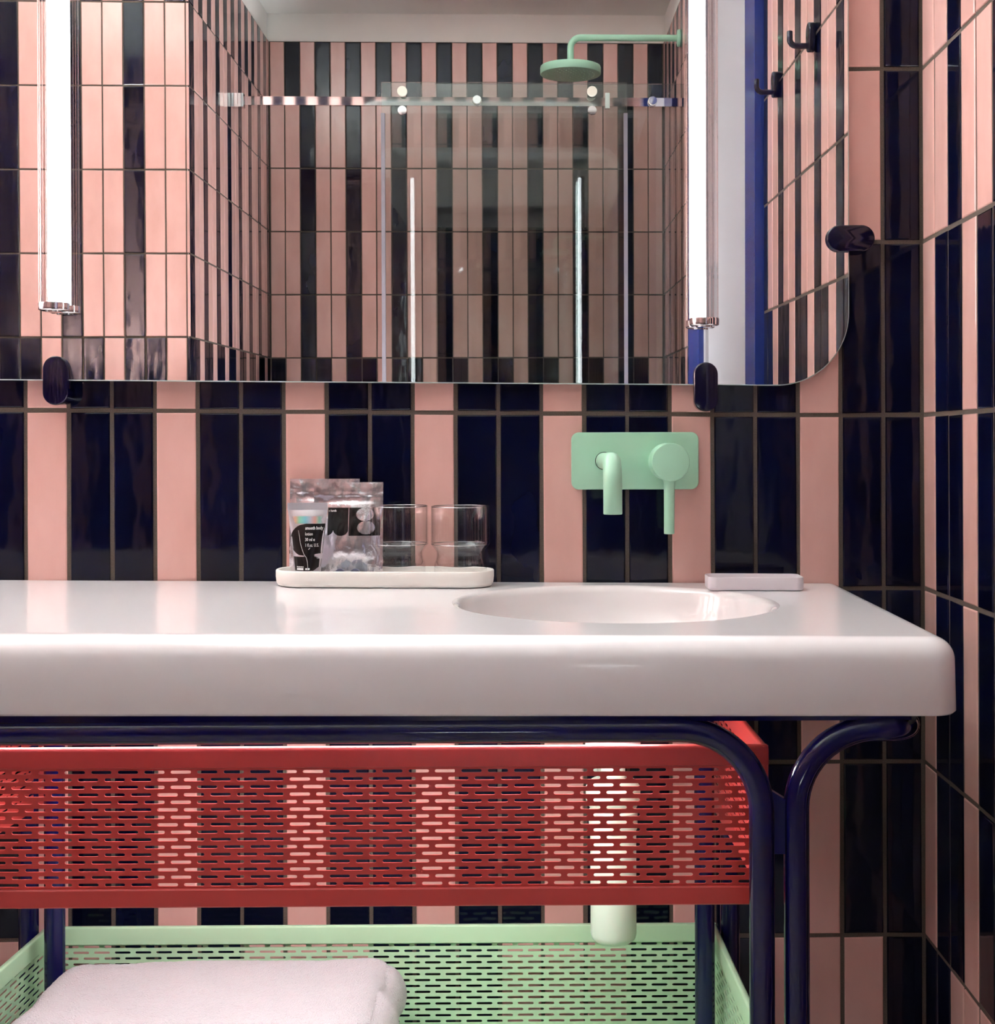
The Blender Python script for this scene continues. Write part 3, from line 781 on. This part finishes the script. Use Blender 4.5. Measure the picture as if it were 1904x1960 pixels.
for (xa, za), (xb2, zb3) in zip(hp, hp[1:]):
    for k in range(3):
        t0, t1 = k / 3, (k + 1) / 3
        q = [(xa + (xb2 - xa) * t, lz + za + (zb3 - za) * t) for t in (t0, t1)]
        b.add([(LX + q[0][0] - .00022, surf_y(q[0][0], q[0][1], .0007), q[0][1]), (LX + q[0][0] + .00022, surf_y(q[0][0], q[0][1], .0007), q[0][1]),
               (LX + q[1][0] + .00022, surf_y(q[1][0], q[1][1], .0007), q[1][1]), (LX + q[1][0] - .00022, surf_y(q[1][0], q[1][1], .0007), q[1][1])], [(0, 1, 2, 3)])
b.obj('print_line', M_white, root)
b = MB()                                   # small white block, two round marks and a tick
def cbox(x0, x1, z0, z1): b.add([tc_(x0, lz + z0), tc_(x1, lz + z0), tc_(x1, lz + z1), tc_(x0, lz + z1)], [(0, 1, 2, 3)])
for k in range(4): cbox(-.0135 + k * .0026, -.0111 + k * .0026, .0168, .0196)
for k in range(5): cbox(-.0135 + k * .0022, -.0120 + k * .0022, .0206, .0222)
b.obj('small_print', M_white, root)
for cx_ in (.0008, .0046):
    b = MB(); rr = []
    for k in range(12):
        a = 2 * pi * k / 12; rr.append(tc_(cx_ + .0014 * cos(a), lz + .0183 + .0014 * sin(a)))
    b.add(rr, [tuple(range(12))]); b.obj('round_mark', M_white, root)
b = MB(); b.add([tc_(.0030, lz + .0475), tc_(.0036, lz + .0462), tc_(.0058, lz + .0490), tc_(.0055, lz + .0493), tc_(.0036, lz + .0470)], [(0, 1, 2, 3, 4)])
b.obj('tick_mark', M_white, root)

# foil pouches
def pouch(x0, x1, zb, zt, y0, lean, seed, label):
    root = thing('foil_pouch', ((x0 + x1) / 2, y0, zb), label, 'pouch', None)
    nx, nz = 44, 56
    def sy(x, z, side=-1):
        u = (x - x0) / (x1 - x0); v = (z - zb) / (zt - zb)
        bul = 0.0085 * max(0, sin(pi * min(max(u, 0), 1))) ** .6 * max(0, sin(pi * min(max(v / 0.80, 0), 1))) ** .6 if v < .8 else 0
        cr = 0.0012 * noise.noise(Vector((x * 70, z * 45, seed))) + 0.0020 * noise.noise(Vector((x * 26 + z * 20, z * 22, seed + 4)))
        cr += 0.0010 * abs(noise.noise(Vector((x * 130, z * 60, seed + 7))))
        edge = min(u, 1 - u, v, 1 - v); cr *= min(1, max(edge, 0.0) * 14 + .15)
        ridge = 0.0012 * math.exp(-((v - .865) / .010) ** 2) + 0.0009 * math.exp(-((v - .81) / .008) ** 2)
        return y0 + lean * v - (bul + ridge + .0004) * (-side) * -1 * -1 - cr if side < 0 else y0 + lean * v + bul * .5 + .0004 - cr * .5
    b = MB(); vs = []
    for side in (-1, 1):
        for i in range(nz):
            for k in range(nx):
                x = x0 + (x1 - x0) * k / (nx - 1); z = zb + (zt - zb) * i / (nz - 1); vs.append((x, sy(x, z, side), z))
    N = nx * nz
    fs = [(i * nx + k, i * nx + k + 1, (i + 1) * nx + k + 1, (i + 1) * nx + k) for i in range(nz - 1) for k in range(nx - 1)]
    fs += [(N + i * nx + k, N + (i + 1) * nx + k, N + (i + 1) * nx + k + 1, N + i * nx + k + 1) for i in range(nz - 1) for k in range(nx - 1)]
    rim = [k for k in range(nx)] + [i * nx + nx - 1 for i in range(1, nz)] + [(nz - 1) * nx + k for k in range(nx - 2, -1, -1)] + [i * nx for i in range(nz - 2, 0, -1)]
    fs += [(rim[a], rim[(a + 1) % len(rim)], N + rim[(a + 1) % len(rim)], N + rim[a]) for a in range(len(rim))]
    b.add(vs, fs); b.obj('foil_bag', M_foil, root, smooth=True, angle=50)
    return root, sy
zp = FZ + .0022
r1, s1_ = pouch(-0.2515, -0.1455, zp, 1.0150, -0.0250, 0.0100, 2.0, 'silver foil pouch at the back of the tray, behind the lotion tube')
r2, s2_ = pouch(-0.2120, -0.1075, zp, 1.0100, -0.0440, 0.0120, 5.5, 'silver foil pouch with black print, leaning in front of the other pouch')
# black print on the front pouch: block with scalloped foot, two foil circles left open
b = MB()
zA, zB = 0.9720, 0.9300
def col(x, circles=((-.1340, .9620, .0132), (-.1322, .9420, .0132))):
    lo = zB
    if x < -.1588:
        c0 = (x + .1588) % .0228 / .0228 - .5; lo = zB + .0100 * (1 - sqrt(max(0, 1 - (2 * c0) ** 2)))
    segs = [(lo, zA)]
    for cx_, cz_, cr_ in circles:
        dx = abs(x - cx_)
        if dx < cr_:
            h = sqrt(cr_ ** 2 - dx ** 2) * .76; new = []
            for a, c2 in segs:
                if cz_ - h > a: new.append((a, min(c2, cz_ - h)))
                if cz_ + h < c2: new.append((max(a, cz_ + h), c2))
            segs = [q for q in new if q[1] - q[0] > 1e-5]
    return segs
xs = [-.1900 + (.0785) * k / 150 for k in range(151)]
for xa, xb2 in zip(xs, xs[1:]):
    if -.1592 < (xa + xb2) / 2 < -.1582: continue
    for a, c2 in col((xa + xb2) / 2):
        m_ = max(1, int((c2 - a) / .003))
        for k in range(m_):
            z_0, z_1 = a + (c2 - a) * k / m_, a + (c2 - a) * (k + 1) / m_
            b.add([(xa, s2_(xa, z_0) - .0004, z_0), (xb2, s2_(xb2, z_0) - .0004, z_0), (xb2, s2_(xb2, z_1) - .0004, z_1), (xa, s2_(xa, z_1) - .0004, z_1)], [(0, 1, 2, 3)])
b.obj('black_print', M_print, r2)
put_text(r2, 'n hands', .0048, -.1890, .9660, lambda X, Z: (X, s2_(X, Z) - .0012, Z), 0, squash=.8)

# small clear blister sachet in front of the pouches
bx0, bx1 = -0.1830, -0.1270; bz = FZ + .0006
root = thing('clear_sachet', ((bx0 + bx1) / 2, -.083, bz), 'small clear plastic sachet with two grey discs lying low in front of the pouches', 'sachet')
b = MB(); vessel(b, bx0, bx1, -.0800, .0145, .007, [(.001, bz), (0, bz + .001), (.002, bz + .009), (.006, bz + .0135), (.012, bz + .015)]); b.obj('blister', thin_glass('clear_plastic', (.93, .93, .95), 1.5, .05, .05, 1.5), root, smooth=True)
M_disc = mat('grey_disc', (92, 92, 118), 0.5)
for k, x in enumerate((-0.1660, -0.1435)):
    MB().lathe([(0, -.0035), (.0080, -.0035), (.0085, -.002), (.0085, .002), (.0080, .0035), (0, .0035)], (x, -.0800, bz + .0095 - .0005), 28, 'y').obj('disc', M_disc, root, smooth=True)

# ------------------------------------------------------------------ soap dish
dz = top_z(0.4455) + .0007
root = thing('soap_dish', (0.4455, -0.087, dz), 'shallow rectangular lilac-white soap dish at the right behind the basin', 'dish')
b = MB(); vessel(b, 0.3753, 0.5158, -0.0865, 0.0310, 0.0130, [(.0022, dz), (.0004, dz + .0012), (0, dz + .003), (0, dz + .0180), (.0006, dz + .0192), (.0022, dz + .0192), (.0030, dz + .0180), (.0034, dz + .0050), (.0060, dz + .0034)], SL)
b.obj('dish', M_dish, root, smooth=True, angle=60)

# ------------------------------------------------------------------ wall mirror (hangs a hair out of true, as in the photo)
MA, MBB = 0.01104, -0.00692
def my(x, z): return -0.020 + MA * x + MBB * (z - 1.3)
root = thing('wall_mirror', (-0.109, -0.015, 1.16), 'large frameless wall mirror with rounded corners above the counter', 'mirror')
ol = rrect(-0.8230, 0.6048, 1.1590, 2.7000, 0.1120, 24)
b = MB(); n = len(ol)
ol = [(x, z - 0.0095 * (x - 0.10) * max(0, 1 - (z - 1.159) / 0.6)) for x, z in ol]
def ring_m(inset, off):
    o = []
    for i in range(n):
        a, c2, e2 = Vector(ol[i - 1]), Vector(ol[i]), Vector(ol[(i + 1) % n]); dd = (e2 - a); nn = Vector((dd.y, -dd.x)).normalized()
        x, z = c2.x - nn.x * inset, c2.y - nn.y * inset; o.append((x, my(x, z) + off, z))
    return o
f_ = ring_m(.0016, 0); e_ = ring_m(0, .0014); k_ = ring_m(0, .0050)
MB().add(f_, [tuple(range(n))]).obj('silvered_face', M_mirror, root)
MB().add(f_ + e_ + k_, [(i * n + k, i * n + (k + 1) % n, (i + 1) * n + (k + 1) % n, (i + 1) * n + k) for i in range(2) for k in range(n)] + [tuple(range(2 * n, 3 * n))]).obj('polished_edge', M_medge, root)

def clip(x0, x1, z0, z1, label):
    xm, zm_ = (x0 + x1) / 2, (z0 + z1) / 2; yf = my(xm, zm_)
    root = thing('mirror_clip', (xm, 0, zm_), label, 'clip', 'navy mirror clips')
    r = min(x1 - x0, z1 - z0) / 2 - 1e-4
    MB().prism(rrect(x0, x1, z0, z1, r, 14), yf - .0090, yf - .0004, .0028).obj('front_cap', M_knob, root, smooth=True, angle=20)
    if x1 - x0 < z1 - z0: o = rrect(x0 + .001, x1 - .001, z0 + .001, 1.1535, r - .003, 14, (1, 1, 0, 0))
    else: o = rrect(.6075, x1 - .001, z0 + .001, z1 - .001, r - .003, 14, (0, 1, 1, 0))
    MB().prism(o, yf - .0006, -.0003, .0).obj('wall_spacer', M_knob, root, smooth=True, angle=50)
clip(-0.6214, -0.5832, 1.1283, 1.2024, 'upright navy capsule clip at the mirror edge under the left tube lamp')
clip(0.3649, 0.4018, 1.1159, 1.1910, 'upright navy capsule clip at the mirror edge under the right tube lamp')
clip(0.5690, 0.6426, 1.3596, 1.4001, 'horizontal navy capsule clip on the right side edge of the mirror')

def tube_lamp(x, zb, dx, label):
    r = 0.0222; ztop = 2.53
    root = thing('tube_lamp', (x, my(x, zb) - .025, zb), label, 'lamp', 'tube lamps on the mirror')
    def shear(b):
        b.v = [(a, c2 + my(x, d2) - r - .0028, d2) for a, c2, d2 in b.v]; return b
    b = MB(); n = 96; vs = []                    # ribbed clear outer tube
    for z in (zb + .010, ztop - .010):
        for k in range(n):
            q = 2 * pi * k / n; rr = r - .0006 - .0007 * (k % 4 in (0, 1)); vs.append((x + rr * cos(q), rr * sin(q), z))
    b.add(vs, [(k, (k + 1) % n, n + (k + 1) % n, n + k) for k in range(n)]); shear(b).obj('clear_tube', M_acryl, root, smooth=True, angle=20)
    b = MB(); b.lathe([(.0, zb + .0135), (.0102, zb + .0135), (.0102, ztop - .0135), (0, ztop - .0135)], (x + dx, .0045, 0), 24); shear(b).obj('glowing_tube', M_glow, root, smooth=True)
    for z0_, z1_ in ((zb, zb + .0135), (ztop, ztop - .0135)):
        s_ = 1 if z1_ > z0_ else -1
        b = MB(); b.lathe([(0, z0_), (.012, z0_), (.0125, z0_ + s_ * .002), (.0195, z0_ + s_ * .002), (.0222, z0_ + s_ * .0035), (.0226, z1_ - s_ * .002), (.0222, z1_), (0, z1_)], (x, 0, 0), 48); shear(b).obj('end_cap', M_chrome, root, smooth=True, angle=30)
    for z in (zb + .007, ztop - .007):
        b = MB(); b.box(x - .006, x + .006, .0215, .0247, z - .004, z + .004); shear(b).obj('fixing_stud', M_chrome, root)
tube_lamp(-0.5974, 1.2670, 0.0, 'glowing vertical tube lamp at the left of the mirror')
tube_lamp(0.3788, 1.2427, -0.0070, 'glowing vertical tube lamp at the right of the mirror')

# ------------------------------------------------------------------ coat hooks on the right wall (seen in the mirror)
def hook(y, z, label):
    root = thing('coat_hook', (XC, y, z), label, 'hook', 'coat hooks on the right wall')
    ol = rrect(-.0185, .0185, -.0310, .0310, .0184, 12)
    b = MB().prism(ol, -.0150, -.0006, .003); b.v = [(XC + c2, y - a, z + d2) for a, c2, d2 in b.v]
    b.obj('backplate', M_knob, root, smooth=True, angle=50)
    x0 = XC - .014; rb_ = .014; zl = z - .018
    p = [(x0, y, zl), (XC - .038, y, zl)] + [(XC - .038 - rb_ * sin(a), y, zl + rb_ - rb_ * cos(a)) for a in [pi / 2 * k / 10 for k in range(1, 11)]] + [(XC - .052, y, zl + .030), (XC - .052, y, zl + .031)]
    MB().tube(p, [.0062] * (len(p) - 1) + [.005], 20).obj('peg', M_knob, root, smooth=True, angle=60)
hook(-0.790, 1.9055, 'navy coat hook on the right wall, the one nearer the mirror')
hook(-1.190, 1.9050, 'navy coat hook on the right wall, the one nearer the door')

# ------------------------------------------------------------------ shower (seen in the mirror)
root = thing('rain_shower', (XC, -3.16, 2.566), 'round mint green rain shower on a curved arm from the right wall', 'shower')
hy = -3.16; hx = 0.302
p = [(XC - .003, hy, 2.566), (hx + .040, hy, 2.566)] + [(hx + .040 - .040 * sin(a), hy, 2.566 - .040 + .040 * cos(a)) for a in [pi / 2 * k / 10 for k in range(1, 11)]] + [(hx, hy, 2.468)]
MB().tube(p, .0125, 24).obj('arm', M_mint, root, smooth=True, angle=60)
b = MB(); b.lathe([(.013, .001), (.032, .001), (.033, .004), (.031, .010), (.013, .012)], (0, 0, 0), 40, 'x'); b.v = [(XC - a, c2 + hy, d2 + 2.566) for a, c2, d2 in b.v]; b.obj('wall_flange', M_mint, root, smooth=True)
b = MB(); b.lathe([(0, 2.470), (.014, 2.470), (.016, 2.462), (.100, 2.4585), (.114, 2.455), (.1155, 2.450), (.1155, 2.4280), (.1135, 2.4255), (.108, 2.4250), (0, 2.4245)], (hx, hy, 0), 64); b.obj('head', M_mint, root, smooth=True, angle=40)
b = MB()
for ring_i in range(1, 6):
    for k in range(ring_i * 6):
        a = 2 * pi * k / (ring_i * 6); b.lathe([(.0022, 2.4250), (.0018, 2.4225), (0, 2.4225)], (hx + .018 * ring_i * cos(a), hy + .018 * ring_i * sin(a), 0), 8)
o = b.obj('nozzles', M_mint, root); o['kind'] = 'stuff'

RY = -3.005
root = thing('shower_screen', (0.26, RY, 0), 'fixed clear glass shower panel with its chrome rail across the shower', 'shower screen')
def glass_panel(nm, x0, x1, z0, z1, y, t=.008):
    b = MB(); b.box(x0, x1, y - t / 2, y + t / 2, z0, z1); return b.obj(nm, M_screen, root)
fp = glass_panel('fixed_panel', -0.2060, XC - .001, 0.004, 2.3590, RY - .030)
for v in fp.data.vertices: v.co.y += 0.0135 * (v.co.x - 0.25)
rl = MB().box(XL + .001, XC - .001, RY - .006, RY + .006, 2.2690, 2.3000).obj('rail', M_chrome, root)
for v in rl.data.vertices:
    if v.co.z > 2.28: v.co.y += 0.0014
MB().box(XL + .0008, XL + .045, RY - .018, RY + .016, 2.2600, 2.3100).obj('wall_bracket', M_chrome, root)
for x, z in ((-0.0490, 2.2860), (0.5980, 2.2850)):
    MB().lathe([(0, -.034 + .002), (.0150, -.034 + .002), (.0150, .022), (0, .022)], (x, RY, z), 28, 'y').obj('rail_fixing', M_chrome, root, smooth=True, angle=40)
    MB().lathe([(0, -.0240), (.0165, -.0240), (.0165, -.0225), (0, -.0225)], (x, RY + .0, z), 28, 'y').obj('fixing_cap', M_cream, root, smooth=True, angle=40)
MB().box(0.4230, 0.4400, RY - .010, RY + .012, 2.2600, 2.3170).obj('door_stop', M_chrome, root)

root = thing('shower_door', (0.05, RY + .04, 0), 'sliding clear glass shower door hanging on rollers from the chrome rail', 'shower door')
dy = RY + .034; ANG = 0.0150
b = MB(); b.box(-0.3980, 0.5010, dy - .004, dy + .004, 0.012, 2.3480); o = b.obj('door_panel', M_screen, root)
for x in (-0.3980, 0.4910):
    MB().box(x - .002, x + .012, dy - .006, dy + .006, 0.012, 2.235).obj('edge_seal', M_seal, root)
for x in (-0.3215, 0.3730):
    for z, cp in ((2.3130, 1), (2.2430, 0)):
        MB().lathe([(0, -.016), (.0160, -.016), (.0160, -.005), (.010, -.005), (.010, -.003), (0, -.003)], (x, dy, z), 28, 'y').obj('roller', M_chrome, root, smooth=True, angle=40)
        MB().lathe([(0, .0050), (.0175, .0050), (.0175, .0130), (.0150, .0150), (0, .0155)][::-1], (x, dy + .0, z), 28, 'y') if False else None
        b = MB(); b.lathe([(0, -.0185), (.0175 if cp else .013, -.0185), (.0185 if cp else .014, -.014), (.0185 if cp else .014, -.0042), (0, -.0042)], (0, 0, 0), 28, 'y')
        b.v = [(a + x, -c2 * -1 + dy, d2 + z) for a, c2, d2 in b.v]
        b.obj('roller_cap', M_cream if cp else M_chrome, root, smooth=True, angle=40)
root.rotation_euler = (0, 0, ANG)

# ------------------------------------------------------------------ light strip below the counter, and two added fill uplights
root = thing('led_strip', (-0.10, -0.485, 0.766), 'slim angled light strip fixed under the front of the counter, shining back onto the tiles', 'light strip')
MB().box(-.56, .275, -.498, -.476, .7575, .7640).obj('channel', M_chrome, root)
MB().tube([(-.555, -.487, .7560), (.270, -.487, .7560)], .0095, 20).obj('diffuser', M_led, root, smooth=True, angle=60)
def uplight(fx, fy, h, m, label):  # added out of view to fill the room with light off the ceiling
    root = thing('added_uplight', (fx, fy, 0), label, 'lamp')
    MB().lathe([(0, 0), (.15, 0), (.15, .012), (.13, .020), (0, .022)], (fx, fy, 0), 40).obj('base', M_white, root, smooth=True, angle=30)
    MB().tube([(fx, fy, .02), (fx, fy, h - .26)], .012, 20).obj('pole', M_white, root, smooth=True)
    b = MB(); b.lathe([(.012, h - .27), (.05, h - .26), (.14, h - .23), (.170, h - .17), (.172, h), (.168, h), (.166, h - .165), (.135, h - .222), (.05, h - .24), (0, h - .245)], (fx, fy, 0), 48); b.obj('bowl', M_white, root, smooth=True, angle=60)
    MB().lathe([(0, h - .195), (.135, h - .195), (.135, h - .189), (0, h - .189)], (fx, fy, 0), 40).obj('diffuser', m, root)
uplight(-0.05, -2.52, 0.56, M_low_fill, 'low white bowl uplight added out of view as fill light in front of the shower')
uplight(-1.72, -0.30, 1.20, M_fill, 'waist-high white bowl uplight added out of view as fill light in the left corner of the room')
